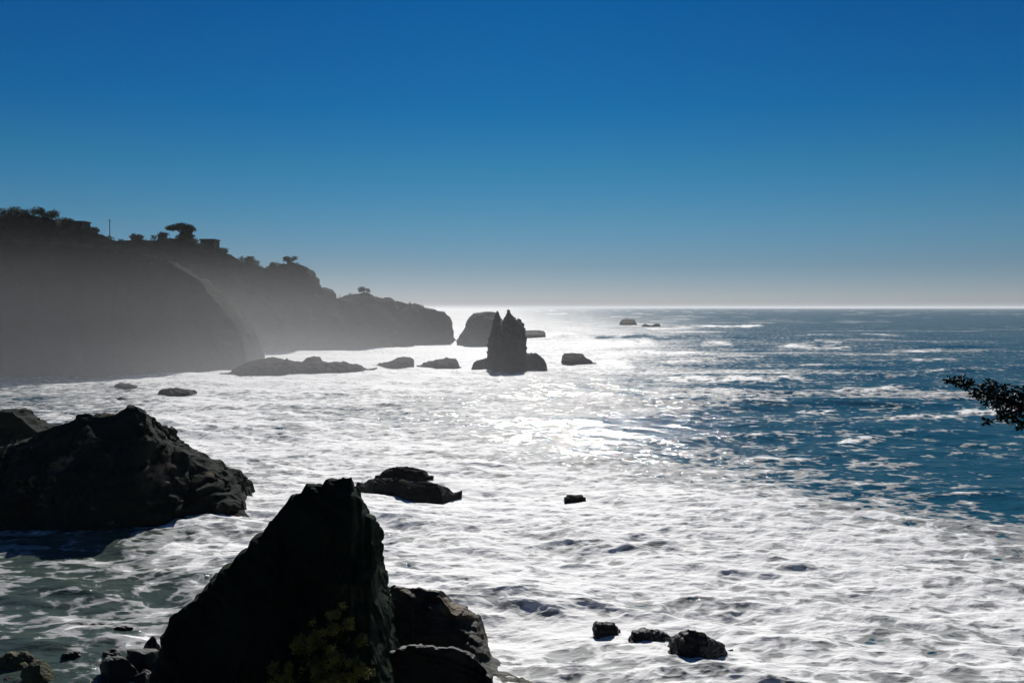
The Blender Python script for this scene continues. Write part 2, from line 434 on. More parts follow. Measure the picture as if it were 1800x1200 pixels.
# ------------------------------------------------------------------ rocks
def loft(crest, foot, back=None, nu=160, nv=34, steep=0.5, seed=1, amp=0.6, size=3.0, strata=0.0, bsteep=0.6, rag=0.0, deep=-2.0, terr=None, endt=.05, facet=.9):
    """A rock from the line of its crest (px, py, distance), the line where its near side meets the sea
    (px, py) and how far it reaches back from the crest; closed mesh, roughened in three dimensions."""
    cp = np.array([c[0] for c in crest], float); cy = np.array([c[1] for c in crest], float); cd = np.array([c[2] for c in crest], float)
    fp = np.array([f[0] for f in foot], float); fy = np.array([f[1] for f in foot], float)
    # more columns where the crest is steep
    arc = np.concatenate([[0], np.cumsum(np.hypot(np.diff(cp), np.diff(cy)))])
    s = np.linspace(0, arc[-1], nu)
    px = np.interp(s, arc, cp); py = np.interp(s, arc, cy); d = np.interp(s, arc, cd)
    py0 = py
    if rag:
        py = py + rag * fbm(s / (rag * 9), np.zeros_like(s), 0.3, seed, 4, 0.6)
    d = np.minimum(d, on_sea(px, np.maximum(py, 545))[1] * 0.995)
    a, bb = ray(px, py)
    xc, zc = a * d, np.maximum(H + bb * d, 0.15)
    zs = np.maximum(H + ray(px, py0)[1] * d, 0.15)
    en = sstep(0, endt * s[-1], np.minimum(s, s[-1] - s)); zc = zc * en - .35 * (1 - en); zs = zs * en - .35 * (1 - en)
    fx, fd = on_sea(px, np.interp(px, fp, fy))
    fd = np.minimum(fd, d - 0.3)
    fx = a * fd
    span = d - fd
    bk = (back if back else span * 1.0)
    e = np.clip(np.minimum(s - s[0], s[-1] - s) / (0.10 * s[-1]), 0, 1) ** 0.5
    bk = bk * (0.12 + 0.88 * np.clip(zc / (zc.max() * .6), 0, 1))
    bk = np.maximum(bk * (0.25 + 0.75 * e) if np.ndim(bk) == 0 else bk, 0.5)
    nf = nv // 2
    P = []
    tf = np.linspace(0, 1, nf)
    # below water in front
    P.append(np.stack([a * (fd - 0.4), fd - 0.4, np.full(nu, deep)], -1))
    for t in tf:
        g = t ** steep if steep > 0 else t
        dd = fd + span * t
        P.append(np.stack([xc * (dd / d), dd, (zs + (zc - zs) * np.exp(-(1 - t) / .06)) * g], -1))
    for t in np.linspace(0, 1, nv - nf)[1:]:
        g = (1 - t ** (1 / bsteep))
        dd = d + bk * t
        P.append(np.stack([xc * (1 + 0.25 * (dd / d - 1)), dd, zc * g], -1))
    P.append(np.stack([xc * (1 + 0.25 * (bk / d)), d + bk + 0.5, np.full(nu, deep)], -1))
    P = np.array(P)                                   # rows, columns, xyz
    # normals
    du = np.gradient(P, axis=1); dv = np.gradient(P, axis=0)
    n = np.cross(du, dv); n /= np.linalg.norm(n, axis=-1, keepdims=True) + 1e-9
    x, y, z = P[..., 0], P[..., 1], P[..., 2]
    q = fbm(x / size, y / size, z / size, seed, 5, 0.52) * 0.75
    fx_, fy_, fz_ = x / size * .8, y / size * .8, z / size * .6 + x / size * .25
    q = q * .6 + facet * facets(fx_, fy_, fz_, seed) + facet * .4 * facets(fx_ * 2.6, fy_ * 2.6, fz_ * 2.6, seed + 9)
    q += 0.35 * (fbm(x / size * .7, y / size * .7, z / size * 1.3, seed + 20, 4, 0.5, ridged=True) - .3)
    if strata:
        q += strata * vnoise(x * .15, y * .15, (z + 0.35 * x) / size * 2.4, seed + 40)
    wgt = np.ones_like(q)
    rowt = np.concatenate([[-1], tf - 1, np.linspace(0, 1, nv - nf)[1:], [2]])
    wgt *= (1 - 0.72 * np.exp(-(rowt / 0.10) ** 2))[:, None]
    hgt = np.clip(zc / (amp * 3 + 1e-6), 0.12, 1)[None, :]
    lat = n * (amp * q * wgt * hgt)[..., None]
    lat[..., 2] *= 0.75
    P = P + lat
    if terr:
        th, ts, tilt = terr
        w_ = (P[..., 2] + tilt * P[..., 0] + .35 * th * fbm(P[..., 0] / 2.5, P[..., 1] / 2.5, 0, seed + 70, 3)) / th
        w_ = w_ + .9 * vnoise(w_ * .43, P[..., 0] / th * .12, 0, seed + 90); k_ = np.floor(w_); fr_ = w_ - k_
        ts = ts * (.35 + .65 * sstep(-.4, .5, vnoise(P[..., 0] / th * .35, P[..., 2] / th * .5, 3.1, seed + 95)))
        dz = (k_ + sstep(.25, .75, fr_) - w_) * th
        P[..., 2] += dz * ts
        P[..., 1] += dz * ts * 1.0 * (np.arange(P.shape[0]) < nf)[:, None] * -1
    nr = P.shape[0]
    V = P.reshape(-1, 3)
    idx = np.arange(nr * nu).reshape(nr, nu)
    faces = []
    for i in range(nr):
        j = (i + 1) % nr
        for k in range(nu - 1):
            faces.append((idx[i, k], idx[i, k + 1], idx[j, k + 1], idx[j, k]))
    faces.append(tuple(idx[:, 0])); faces.append(tuple(idx[::-1, -1]))
    return V, [tuple(int(q) for q in f) for f in faces]
def rock(name, lofts, mat, smooth=False, **t):
    VV, FF = [], []
    for (V, Fc) in lofts:
        o = len(VV)
        VV.extend(map(tuple, V)); FF.extend(tuple(i + o for i in f) for f in Fc)
    ob = new_mesh(name, VV, FF, mat, smooth)
    bm = bmesh.new(); bm.from_mesh(ob.data)
    bmesh.ops.recalc_face_normals(bm, faces=bm.faces)
    bm.to_mesh(ob.data); bm.free()
    tag(ob, **t)
    return ob

# headland: the long ridge, a nearer buttress in front of it and the low point running out to sea
ridge = [(-420,330,300),(-200,352,300),(-60,368,300),(0,377,300),(50,381,300),(95,386,300),(112,395,305),(145,400,305),(180,415,305),(195,424,308),(250,422,310),
 (290,420,315),(345,424,318),(375,438,320),(405,448,325),(430,458,335),(455,466,340),(468,470,345),(490,468,350),(510,461,355),(528,465,358),(539,472,360),(543,506,362),
 (560,514,365),(600,525,370),(622,518,375),(640,514,380),(655,520,380),(688,523,385),(700,531,390),(740,546,400),(772,551,415),(788,562,425),(797,577,435),(801,596,445)]
h1 = loft(ridge, [(-420,600),(0,615),(430,617),(560,615),(640,612),(770,604),(801,598)], back=150, nu=520, nv=80, steep=0.95, seed=3, amp=4.6, size=20, bsteep=0.8, rag=2.4, deep=-4)
butt = [(-420,395,215),(-150,415,215),(0,425,218),(120,428,222),(230,438,228),(300,462,236),(345,490,240),(385,535,242),(412,570,243),(428,600,244),(440,634,245)]
h2 = loft(butt, [(-420,690),(-100,672),(0,662),(150,662),(300,655),(400,648),(440,640)], back=60, nu=300, nv=70, steep=0.9, seed=9, amp=3.2, size=18, bsteep=0.5, rag=2.0, deep=-4)
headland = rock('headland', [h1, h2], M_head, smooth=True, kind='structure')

r = lambda *a, **k: loft(*a, **k)
# big dark rock, left
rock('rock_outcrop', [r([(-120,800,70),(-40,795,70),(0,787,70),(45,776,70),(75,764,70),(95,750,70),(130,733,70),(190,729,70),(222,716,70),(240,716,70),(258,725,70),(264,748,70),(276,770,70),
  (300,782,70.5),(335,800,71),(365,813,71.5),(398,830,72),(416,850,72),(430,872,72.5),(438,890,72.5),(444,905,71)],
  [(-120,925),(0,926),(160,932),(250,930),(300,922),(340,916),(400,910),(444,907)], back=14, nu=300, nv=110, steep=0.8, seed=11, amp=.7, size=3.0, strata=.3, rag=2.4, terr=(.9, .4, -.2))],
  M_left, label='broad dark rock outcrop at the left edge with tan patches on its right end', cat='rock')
rock('rock_outcrop', [r([(-90,735,98),(-30,728,98),(5,722,98),(22,723,98),(36,735,98),(55,752,98),(72,765,98),(84,774,98)],
  [(-90,800),(0,795),(50,787),(84,777)], back=12, nu=90, nv=36, steep=0.6, seed=12, amp=.9, size=3.5, rag=1.5)],
  M_left, label='smaller brown-grey rock peak behind the broad left outcrop', cat='rock')
# foreground pinnacle
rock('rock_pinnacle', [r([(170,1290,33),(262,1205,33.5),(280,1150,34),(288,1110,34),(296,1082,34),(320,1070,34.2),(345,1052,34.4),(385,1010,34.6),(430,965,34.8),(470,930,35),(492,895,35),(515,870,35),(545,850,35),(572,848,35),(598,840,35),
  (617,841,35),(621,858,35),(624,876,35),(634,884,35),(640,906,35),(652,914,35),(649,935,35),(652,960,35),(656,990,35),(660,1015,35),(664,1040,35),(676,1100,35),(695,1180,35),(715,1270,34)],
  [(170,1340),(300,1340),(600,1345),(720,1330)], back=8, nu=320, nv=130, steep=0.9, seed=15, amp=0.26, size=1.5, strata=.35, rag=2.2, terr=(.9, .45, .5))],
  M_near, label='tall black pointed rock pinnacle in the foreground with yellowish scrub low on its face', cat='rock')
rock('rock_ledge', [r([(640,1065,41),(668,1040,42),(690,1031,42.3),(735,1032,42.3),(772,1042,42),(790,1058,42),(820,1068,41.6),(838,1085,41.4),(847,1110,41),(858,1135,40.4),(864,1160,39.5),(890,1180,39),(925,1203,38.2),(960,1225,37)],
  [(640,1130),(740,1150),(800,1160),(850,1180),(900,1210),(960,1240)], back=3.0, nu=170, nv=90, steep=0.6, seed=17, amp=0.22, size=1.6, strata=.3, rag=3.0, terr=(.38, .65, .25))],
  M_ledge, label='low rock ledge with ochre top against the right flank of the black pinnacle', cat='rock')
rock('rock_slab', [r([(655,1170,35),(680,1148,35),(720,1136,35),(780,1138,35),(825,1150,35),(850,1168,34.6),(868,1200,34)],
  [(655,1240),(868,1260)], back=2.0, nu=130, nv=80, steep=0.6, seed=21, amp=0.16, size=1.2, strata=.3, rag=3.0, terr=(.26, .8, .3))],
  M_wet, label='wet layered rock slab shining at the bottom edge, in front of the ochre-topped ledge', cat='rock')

# rocks in the surf
def dat(py): return float(on_sea(900, py)[1])
def small(name, crest, foot, label, mat=M_sea, back=None, amp=.3, size=1.4, seed=1, group=None, nu=80, nv=30, steep=.5, cat='rock', rag=.6):
    fp = [f[0] for f in foot]; fyy = [f[1] for f in foot]
    crest = [(a, b_, (lambda d0, d1: d0 + 0.16 * (d1 - d0) + 0.1)(dat(np.interp(a, fp, fyy)), dat(b_))) for (a, b_, _) in crest]
    return rock(name, [r(crest, foot, back=back, nu=nu, nv=nv, steep=steep, seed=seed, amp=amp, size=size, rag=rag, terr=(amp * 1.6, .55, .1), endt=.16)], mat, label=label, cat=cat, group=group)
G1 = 'rocks awash in the surf'
small('surf_rock', [(658,837,86),(672,828,86.5),(690,821,87),(715,820,87),(740,824,87),(755,831,86),(762,836,86)], [(658,838),(690,836),(730,839),(762,838)],
      'thin flat dark rock just behind the long awash rock right of the pinnacle tip', back=1.6, seed=31, group=G1, amp=.1)
small('surf_rock', [(626,848,79),(632,842,80),(660,841,80.5),(690,840,80.5),(705,842,80),(722,847,79),(752,845,79),(770,852,78.5),(795,857,78),(812,862,77.5)], [(626,848),(645,860),(690,868),(720,877),(750,882),(780,880),(800,868),(812,864)],
      'long low dark rock awash in foam right of the pinnacle tip', back=1.4, seed=32, group=G1, nu=140, nv=40, amp=.13)
small('surf_rock', [(1176,1150,42),(1180,1125,42.4),(1195,1112,42.6),(1210,1107,42.6),(1230,1110,42.6),(1250,1122,42.6),(1270,1133,42.4),(1292,1142,42)], [(1176,1160),(1188,1172),(1215,1178),(1240,1174),(1265,1160),(1292,1150)],
      'rounded black boulder with a wet glint, largest of the three in the right foreground surf', M_wet, back=1.2, seed=33, group=G1, nu=120, nv=50, amp=.14, size=.7)
small('surf_rock', [(1103,1128,43.6),(1115,1110,43.9),(1135,1105,44),(1155,1108,44),(1172,1114,43.9),(1190,1119,43.6)], [(1103,1142),(1130,1143),(1155,1134),(1190,1126)],
      'low black rock split by foam, middle of the three in the right foreground surf', M_wet, back=.9, seed=34, group=G1, nu=90, nv=40, amp=.12, size=.6)
small('surf_rock', [(1043,1112,44.6),(1050,1094,44.9),(1062,1095,45),(1075,1097,45),(1092,1104,44.8)], [(1043,1124),(1065,1120),(1092,1113)],
      'small jagged black rock, leftmost of the three in the right foreground surf', M_wet, back=.7, seed=35, group=G1, nu=70, nv=34, amp=.13, size=.5)
small('surf_rock', [(1098,1163,41),(1110,1158,41.2),(1130,1156,41.3),(1145,1155,41.2)], [(1098,1168),(1120,1164),(1145,1158)],
      'tiny sliver of black rock just below the split rock in the foreground surf', M_wet, back=.5, seed=36, group=G1, nu=50, nv=24, amp=.06, size=.4)
small('surf_rock', [(992,875,74.5),(1001,871,75),(1012,871,75),(1030,874,74.6)], [(992,875),(1008,876),(1030,875)],
      'small lone dark rock showing through foam in the middle of the bay', back=1.2, seed=37, group=G1, nu=50, nv=24, amp=.12, size=.7)
small('surf_rock', [(272,690,166),(285,684,168),(310,683,168),(330,686,168),(342,692,166)], [(272,692),(300,696),(342,695)],
      'flat dark rock awash above the broad left outcrop', back=5, seed=38, group=G1, amp=.25, size=2.5)
small('surf_rock', [(196,679,181),(210,674,182),(230,675,182),(240,679,181)], [(196,680),(220,682),(240,681)],
      'faint flat rock awash close below the misty cliff', back=4, seed=39, group=G1, amp=.2, size=2.5)
small('surf_rock', [(202,703,153),(212,698,154),(225,703,153)], [(202,704),(212,706),(225,704)],
      'tiny dark rock tip just above the peak of the broad left outcrop', back=2, seed=40, group=G1, amp=.15, size=1.5, nu=40)
G2 = 'reef rocks running from the cliff to the sea stack'
small('reef_rock', [(385,652,214),(405,646,216),(430,639,222),(455,631,224),(480,629,224),(505,634,222),(530,637,222),(540,630,222),(550,626,222),(560,631,221),(572,638,221),(590,636,221),(610,640,221),(640,639,221),(662,645,220)],
      [(385,656),(425,660),(480,658),(560,656),(600,655),(640,653),(662,646)], 'long low reef with one hump joining the foot of the misty cliff', back=9, seed=51, group=G2, mat=M_reef, nu=200, nv=40, amp=.45, size=2, steep=.45)
small('reef_rock', [(655,640,232),(680,637,233),(692,634,233),(700,628,233),(712,627,233),(724,629,233),(729,640,232)], [(655,642),(690,646),(715,646),(729,643)],
      'blocky reef rock between the long humped reef and the rounded reef rock', back=6, seed=52, group=G2, mat=M_reef, nu=110, amp=.4, size=2.5, steep=.4)
small('reef_rock', [(732,641,232),(750,637,233),(768,632,234),(785,629,234),(798,630,234),(806,636,233),(811,643,232)], [(732,643),(770,647),(800,647),(811,645)],
      'rounded low reef rock just left of the sea stack', back=6, seed=53, group=G2, mat=M_reef, nu=110, amp=.4, size=2.5, steep=.4)
small('surf_rock', [(988,640,238),(989,626,238),(994,621,238),(1010,620,238),(1024,623,238),(1032,630,237),(1048,636,236)], [(988,641),(1005,642),(1030,640),(1048,638)],
      'wedge-shaped rock standing in foam just right of the sea stack', back=7, seed=54, mat=M_reef, nu=110, amp=.4, size=2.5, steep=.35)
small('surf_rock', [(900,592,470),(925,581,470),(940,580,470),(956,581,470),(962,590,468)], [(900,594),(940,594),(962,593)],
      'flat-topped rock half hidden behind the right side of the sea stack', back=14, seed=55, nu=80, amp=.6, size=4, steep=.35)
small('surf_rock', [(1089,570,850),(1095,562,850),(1105,560,850),(1115,562,850),(1121,570,850)], [(1089,571),(1105,571),(1121,571)],
      'small distant rock near the horizon right of the sea stack', back=20, seed=56, nu=60, amp=.9, size=6, steep=.4)
small('surf_rock', [(1127,573,800),(1134,569,800),(1144,572,800),(1158,569,800),(1163,572,800)], [(1127,574),(1145,574),(1163,573)],
      'tiny low distant rock just right of the small distant rock near the horizon', back=14, seed=57, nu=50, amp=.6, size=5, steep=.4)

# the sea stack: two spires on one base
st1 = r([(857,640,233),(858,610,233),(861,590,233),(866,575,233),(869,560,233),(872,550,233),(874,547,233),(877,556,233),(879.5,570,233),(881,588,233),
  (883,574,234),(886,562,234),(889,556,234),(891,551,234),(894,545,234),(898,551,234),(903,557,234),(907,562,234),(913,563,234),(919,569,234),(922,582,234),(923,600,233),(925,620,233),(926,636,233)],
  [(857,648),(880,651),(910,651),(926,648)], back=7, nu=300, nv=60, steep=0.25, seed=61, amp=.42, size=1.3, strata=.3, bsteep=.3, rag=.7, terr=(1.6, .5, .8))
st2 = r([(826,641,229),(838,634,230),(852,631,231),(870,628,231),(900,628,231),(925,623,231),(942,621,231),(950,626,231),(957,634,230),(963,640,229)],
  [(826,641),(850,647),(868,654),(900,656),(930,651),(950,644),(963,640)], back=9, nu=140, nv=40, steep=0.45, seed=62, amp=.55, size=2.4, rag=.5)
rock('sea_stack', [st1, st2], M_sea, label='dark twin-spired sea stack standing on a low rock base in the surf', cat='sea stack')
rock('sea_stack', [r([(802,603,380),(808,590,382),(816,576,384),(824,562,386),(832,552,388),(845,549,388),(862,549,388),(872,551,388),(882,560,388),(892,580,386),(900,604,382)],
  [(802,606),(840,607),(900,607)], back=20, nu=130, nv=50, steep=0.3, seed=63, amp=1.0, size=5, bsteep=.4, rag=.6)],
  M_sea, label='blunt slope-sided rock island behind the twin-spired stack, off the tip of the headland', cat='sea stack')

# ------------------------------------------------------------------ shore stones, bottom left
G3 = 'shore stones at the bottom left'
def stone(px, py, wpx, hpx, label, mat, seed, n=3, flat=1.0):
    X, D = on_sea(px, py)
    rr = wpx / F * D / 2
    hz = hpx / F * D
    bm = bmesh.new(); bmesh.ops.create_icosphere(bm, subdivisions=4, radius=1)
    co = np.array([v.co[:] for v in bm.verts])
    q = 1 + .28 * fbm(co[:, 0] * 1.3 + seed, co[:, 1] * 1.3, co[:, 2] * 1.3, seed, 4, .55)
    co = co * q[:, None]
    # knock flat facets
    rs = np.random.RandomState(seed)
    for _ in range(7):
        nn = rs.normal(size=3); nn /= np.linalg.norm(nn); dd = rs.uniform(.62, .85)
        ex = np.maximum(co @ nn - dd, 0); co = co - ex[:, None] * nn * .85
    for v, c in zip(bm.verts, co): v.co = c
    for f in bm.faces: f.smooth = False
    me = bpy.data.meshes.new('shore_stone'); bm.to_mesh(me); bm.free(); me.materials.append(mat)
    ob = bpy.data.objects.new('shore_stone', me); COL.objects.link(ob)
    ob.location = (float(X), float(D) + rr * .5, 0.0)
    ob.scale = (rr, rr * .8 * flat, hz * .95)
    ob.rotation_euler = (0, 0, rs.uniform(-.4, .4))
    return tag(ob, label, 'rock', G3)
stone(118, 1108, 60, 12, 'flat black stone in the wash, left half of the dark pair in the left cove', M_wet, 71)
stone(160, 1112, 52, 14, 'flat black stone in the wash, right half of the dark pair in the left cove', M_wet, 72)
stone(210, 1114, 38, 13, 'small black stone closest to the black pinnacle in the left cove', M_wet, 73)
stone(175, 1101, 22, 8, 'tiny black stone just above the dark pair in the left cove', M_wet, 74)
stone(24, 1138, 44, 14, 'dark oval stone at the left edge above the mossy stones', M_wet, 75)
stone(58, 1140, 20, 7, 'tiny dark stone right of the dark oval stone at the left edge', M_wet, 76)
stone(18, 1185, 70, 34, 'yellow-green mossy stone in the bottom left corner', M_moss, 77)
stone(58, 1206, 66, 34, 'olive mossy stone right of the corner stone at the bottom edge', M_moss, 78)
stone(120, 1166, 46, 20, 'grey wet stone with a bright top in the left cove shallows', M_wet, 79)
stone(78, 1160, 36, 12, 'low dark stone left of the grey wet stone in the shallows', M_wet, 80)
stone(150, 1148, 28, 9, 'low dark stone above the grey wet stone in the shallows', M_wet, 81)
stone(198, 1195, 74, 44, 'black block of rock with a wet pale top left of the pinnacle foot', M_wet, 82)
stone(246, 1175, 62, 40, 'black angular rock touching the left foot of the pinnacle', M_wet, 83)
stone(262, 1150, 34, 26, 'narrow black rock leaning on the pinnacle above the angular rock', M_wet, 84)

rs_ = random.Random(5)
ORD = 'first second third fourth fifth sixth seventh eighth ninth tenth eleventh twelfth thirteenth fourteenth fifteenth sixteenth'.split()
SC = []
for i in range(16):
    py_ = 1120 + (1 - rs_.random() ** 1.4) * 85
    px_ = rs_.uniform(-4, 262)
    if px_ > 150 and py_ < 1140: py_ += 30
    SC.append((px_, py_, rs_.uniform(12, 40), rs_.uniform(.3, .5)))
for i, (px_, py_, w_, q_) in enumerate(sorted(SC)):
    stone(px_, py_, w_, w_ * q_, 'small wet black stone, %s from the left of those scattered in the bottom left shallows' % ORD[i], M_wet, 200 + i)

# ------------------------------------------------------------------ land under the camera (outside the frame)
def land():
    xs = np.linspace(-60, 60, 121); ys = np.linspace(-60, 20, 81)
    X, Y = np.meshgrid(xs, ys)
    edge = 3.2 + 0.6 * vnoise(X / 4, X * 0, 0, 5)
    # a spur on the right carries the bush whose branch reaches into view
    edge = edge + 6.8 * sstep(7.2, 8.6, X) 
    z = 14.3 - 0.02 * np.abs(X) - 14.3 * 1.25 * sstep(0, 14, Y - edge) ** 0.8 - np.clip((Y - edge), 0, 99) * .25
    z = z + .35 * fbm(X / 5, Y / 5, 0, 3, 4)
    z = np.maximum(z, -3)
    z = np.where((Y < edge + 1.0) , np.minimum(z, 14.35), z)
    V = np.stack([X, Y, z], -1).reshape(-1, 3)
    n = len(xs)
    Fc = [(j * n + i, j * n + i + 1, (j + 1) * n + i + 1, (j + 1) * n + i) for j in range(len(ys) - 1) for i in range(n - 1)]
    ob = new_mesh('near_ground', V, Fc, M_head)
    return tag(ob, kind='structure')
land()

# ------------------------------------------------------------------ leaves helper
def leaf_cloud(name, centres, count, size, mat, parent, seed, flat=1.0, blade=2.2, up=0.0):
    rs = np.random.RandomState(seed)
    V, Fc = [], []
    tot = sum(c[3] ** 2 for c in centres)
    for (cx, cy, cz, rad) in centres:
        for _ in range(max(3, int(count * rad ** 2 / tot))):
            d = rs.normal(size=3); d /= np.linalg.norm(d); d *= rad * rs.uniform(.35, 1.08) ; d[2] *= flat
            p = np.array([cx, cy, cz]) + d
            a = rs.normal(size=3) + np.array([0, 0, up]) + d / rad * .6; a /= np.linalg.norm(a)
            b = np.cross(a, rs.normal(size=3)); b /= np.linalg.norm(b) + 1e-9
            s = size * rs.uniform(.6, 1.3)
            o = len(V)
            V += [p - b * s * .0, p + a * s * blade * .5 + b * s * .5, p + a * s * blade, p + a * s * blade * .5 - b * s * .5]
            Fc.append((o, o + 1, o + 2, o + 3))
    return new_mesh(name, V, Fc, mat, False, parent)
def tube(name, pts, rad, mat, parent, n=7):
    V, Fc = [], []
    for i, (p, rr) in enumerate(zip(pts, rad)):
        p = Vector(p); q = Vector(pts[min(i + 1, len(pts) - 1)]) - Vector(pts[max(i - 1, 0)])
        q.normalize(); a = q.orthogonal().normalized(); b = q.cross(a)
        for k in range(n):
            th = 2 * math.pi * k / n
            V.append(p + (a * math.cos(th) + b * math.sin(th)) * rr)
    for i in range(len(pts) - 1):
        for k in range(n):
            Fc.append((i * n + k, i * n + (k + 1) % n, (i + 1) * n + (k + 1) % n, (i + 1) * n + k))
    Fc.append(tuple(range(n))[::-1]); Fc.append(tuple(range((len(pts) - 1) * n, len(pts) * n)))
    return new_mesh(name, V, Fc, mat, True, parent)

deps = bpy.context.evaluated_depsgraph_get()
def hit(objs, px, py):
    a, b = ray(px, py)
    d = Vector((float(a), 1, float(b))).normalized()
    best = None
    for o in objs:
        h = BVH[o.name].ray_cast(Vector((0, 0, H)), d)
        if h[0] is not None and (best is None or h[3] < best[1]): best = (h[0], h[3])
    return best[0] if best else None
def bvh(o):
    me = o.data
    return BVHTree.FromPolygons([v.co for v in me.vertices], [tuple(p.vertices) for p in me.polygons])
BVH = {o.name: bvh(o) for o in COL.objects if o.type == 'MESH' and (o.name.startswith('rock_pinnacle') or o.name == 'headland')}
pinn = [o for o in COL.objects if o.name == 'rock_pinnacle']
head = [headland]

# scrub on the pinnacle's face
for i, (px, py, rr, lab) in enumerate([(600, 1105, .62, 'yellowish green shrub highest on the face of the black pinnacle'),
     (545, 1140, .75, 'olive shrub left of the highest shrub on the black pinnacle'),
     (615, 1165, .70, 'dull green shrub right of the olive shrub, low on the black pinnacle'),
     (510, 1190, .65, 'dark scrubby shrub lowest left on the black pinnacle at the bottom edge'),
     (575, 1200, .65, 'brownish shrub at the bottom edge under the olive shrub')]):
    p = hit(pinn, px, py)
    if p is None: continue
    e = empty('shrub', p, lab, 'shrub', 'shrubs growing on the pinnacle')
    rs = random.Random(i)
    cs = []
    for k in range(18):
        c = (rs.gauss(0, .55) * rr, rs.uniform(-rr, .1) * .6 - .1, rs.gauss(.15, .5) * rr, rr * rs.uniform(.14, .36))
        cs.append(c)
        if k < 4: tube('stem', [(0, .25, -.2), (c[0] * .5, c[1] * .5, c[2] * .5 - .05), (c[0], c[1], c[2])], [.03, .02, .008], M_bark, e, 5)
    leaf_cloud('foliage', cs, 2200, .038, M_leaf, e, i + 5, blade=3.0, up=.7)

# trees, bushes, pole and houses on the headland
HV = np.array([v.co[:] for v in headland.data.vertices]); HPX, HPY = project(HV[:, 0], HV[:, 1], HV[:, 2])
def ground_at(px, D=None):
    K = np.nonzero(np.abs(HPX - px) < 4)[0]
    k_ = K[np.argmin(HPY[K])]
    return Vector(HV[k_])
def ground_old(px, D):
    a, _ = ray(px, 400)
    h = BVH['headland'].ray_cast(Vector((float(a) * D, D, 200)), Vector((0, 0, -1)))
    return h[0] if h[0] is not None else Vector((float(a) * D, D, 30))
e = None
g = ground_at(322, 316)
k = 316 / F
e = empty('flat_topped_tree', g, 'dark flat-topped tree with spreading umbrella crown on the headland skyline', 'tree')
top = H + ray(322, 400)[1] * 316 - g.z
tube('trunk', [(0, 0, -1), (.2, 0, top * .4), (-.2, 0, top * .9)], [.9, .6, .4], M_bark, e)
for bx in (-1, 1):
    tube('limb', [(0, 0, top * .45), (bx * 1.6, 0, top * .75), (bx * 3.2, 0, top * .95)], [.35, .25, .12], M_bark, e)
leaf_cloud('crown', [(-4.2, 0, top - .2, 1.5), (-2.2, .6, top + .2, 1.9), (0, -.3, top + .3, 2.1), (2, .4, top, 2.0), (3.0, 0, top - .7, 1.7), (1.4, 0, top - 2.0, 2.0), (2.2, 0, top - 3.2, 1.9), (.2, 0, top - 3.2, 1.7)], 4200, .38, M_leaf_far, e, 3, flat=.55, blade=1.6)
def house(px, D, w_, d_, h_, label, roof='flat'):
    g = ground_at(px, D)
    e = empty('house', (g.x, g.y + 1, g.z - 1.6), label, 'house')
    def bx(name, x0, x1, y0, y1, z0, z1, mat, par):
        V = [(x, y, z) for z in (z0, z1) for y in (y0, y1) for x in (x0, x1)]
        return new_mesh(name, V, [(0, 2, 3, 1), (4, 5, 7, 6), (0, 1, 5, 4), (2, 6, 7, 3), (0, 4, 6, 2), (1, 3, 7, 5)], mat, False, par)
    bx('wall', -w_ / 2, w_ / 2, -d_ / 2, d_ / 2, -3, h_, M_wall, e)
    if roof == 'flat': bx('roof', -w_ / 2 - .3, w_ / 2 + .3, -d_ / 2 - .3, d_ / 2 + .3, h_ + .002, h_ + .35, M_roof, e)
    else:
        V = [(-w_ / 2 - .3, -d_ / 2 - .4, h_), (w_ / 2 + .3, -d_ / 2 - .4, h_), (w_ / 2 + .3, d_ / 2 + .4, h_), (-w_ / 2 - .3, d_ / 2 + .4, h_), (-w_ / 2 - .3, 0, h_ + 1.8), (w_ / 2 + .3, 0, h_ + 1.8)]
        new_mesh('roof', V, [(0, 1, 5, 4), (2, 3, 4, 5), (0, 4, 3), (1, 2, 5), (3, 2, 1, 0)], M_roof, False, e)
    for q in (-.28, .22):
        bx('window', q * w_ - .5, q * w_ + .5, -d_ / 2 - .06, -d_ / 2 + .05, h_ * .45, h_ * .8, M_glass, e)
    return e
house(366, 316, 5.2, 6, 3.6, 'small flat-roofed house on the headland right of the flat-topped tree')
house(142, 300, 4.5, 5, 3.2, 'small house among bushes on the left part of the headland skyline')
# utility pole
g = ground_at(197, 306)
e = empty('utility_pole', g, 'thin utility pole standing alone on the headland skyline', 'pole')
tp = H + ray(197, 384)[1] * 306 - g.z
tube('post', [(0, 0, -1), (0, 0, tp)], [.16, .12], M_pole, e)
tube('crossarm', [(-.9, 0, tp - .6), (.9, 0, tp - .6)], [.06, .06], M_pole, e)
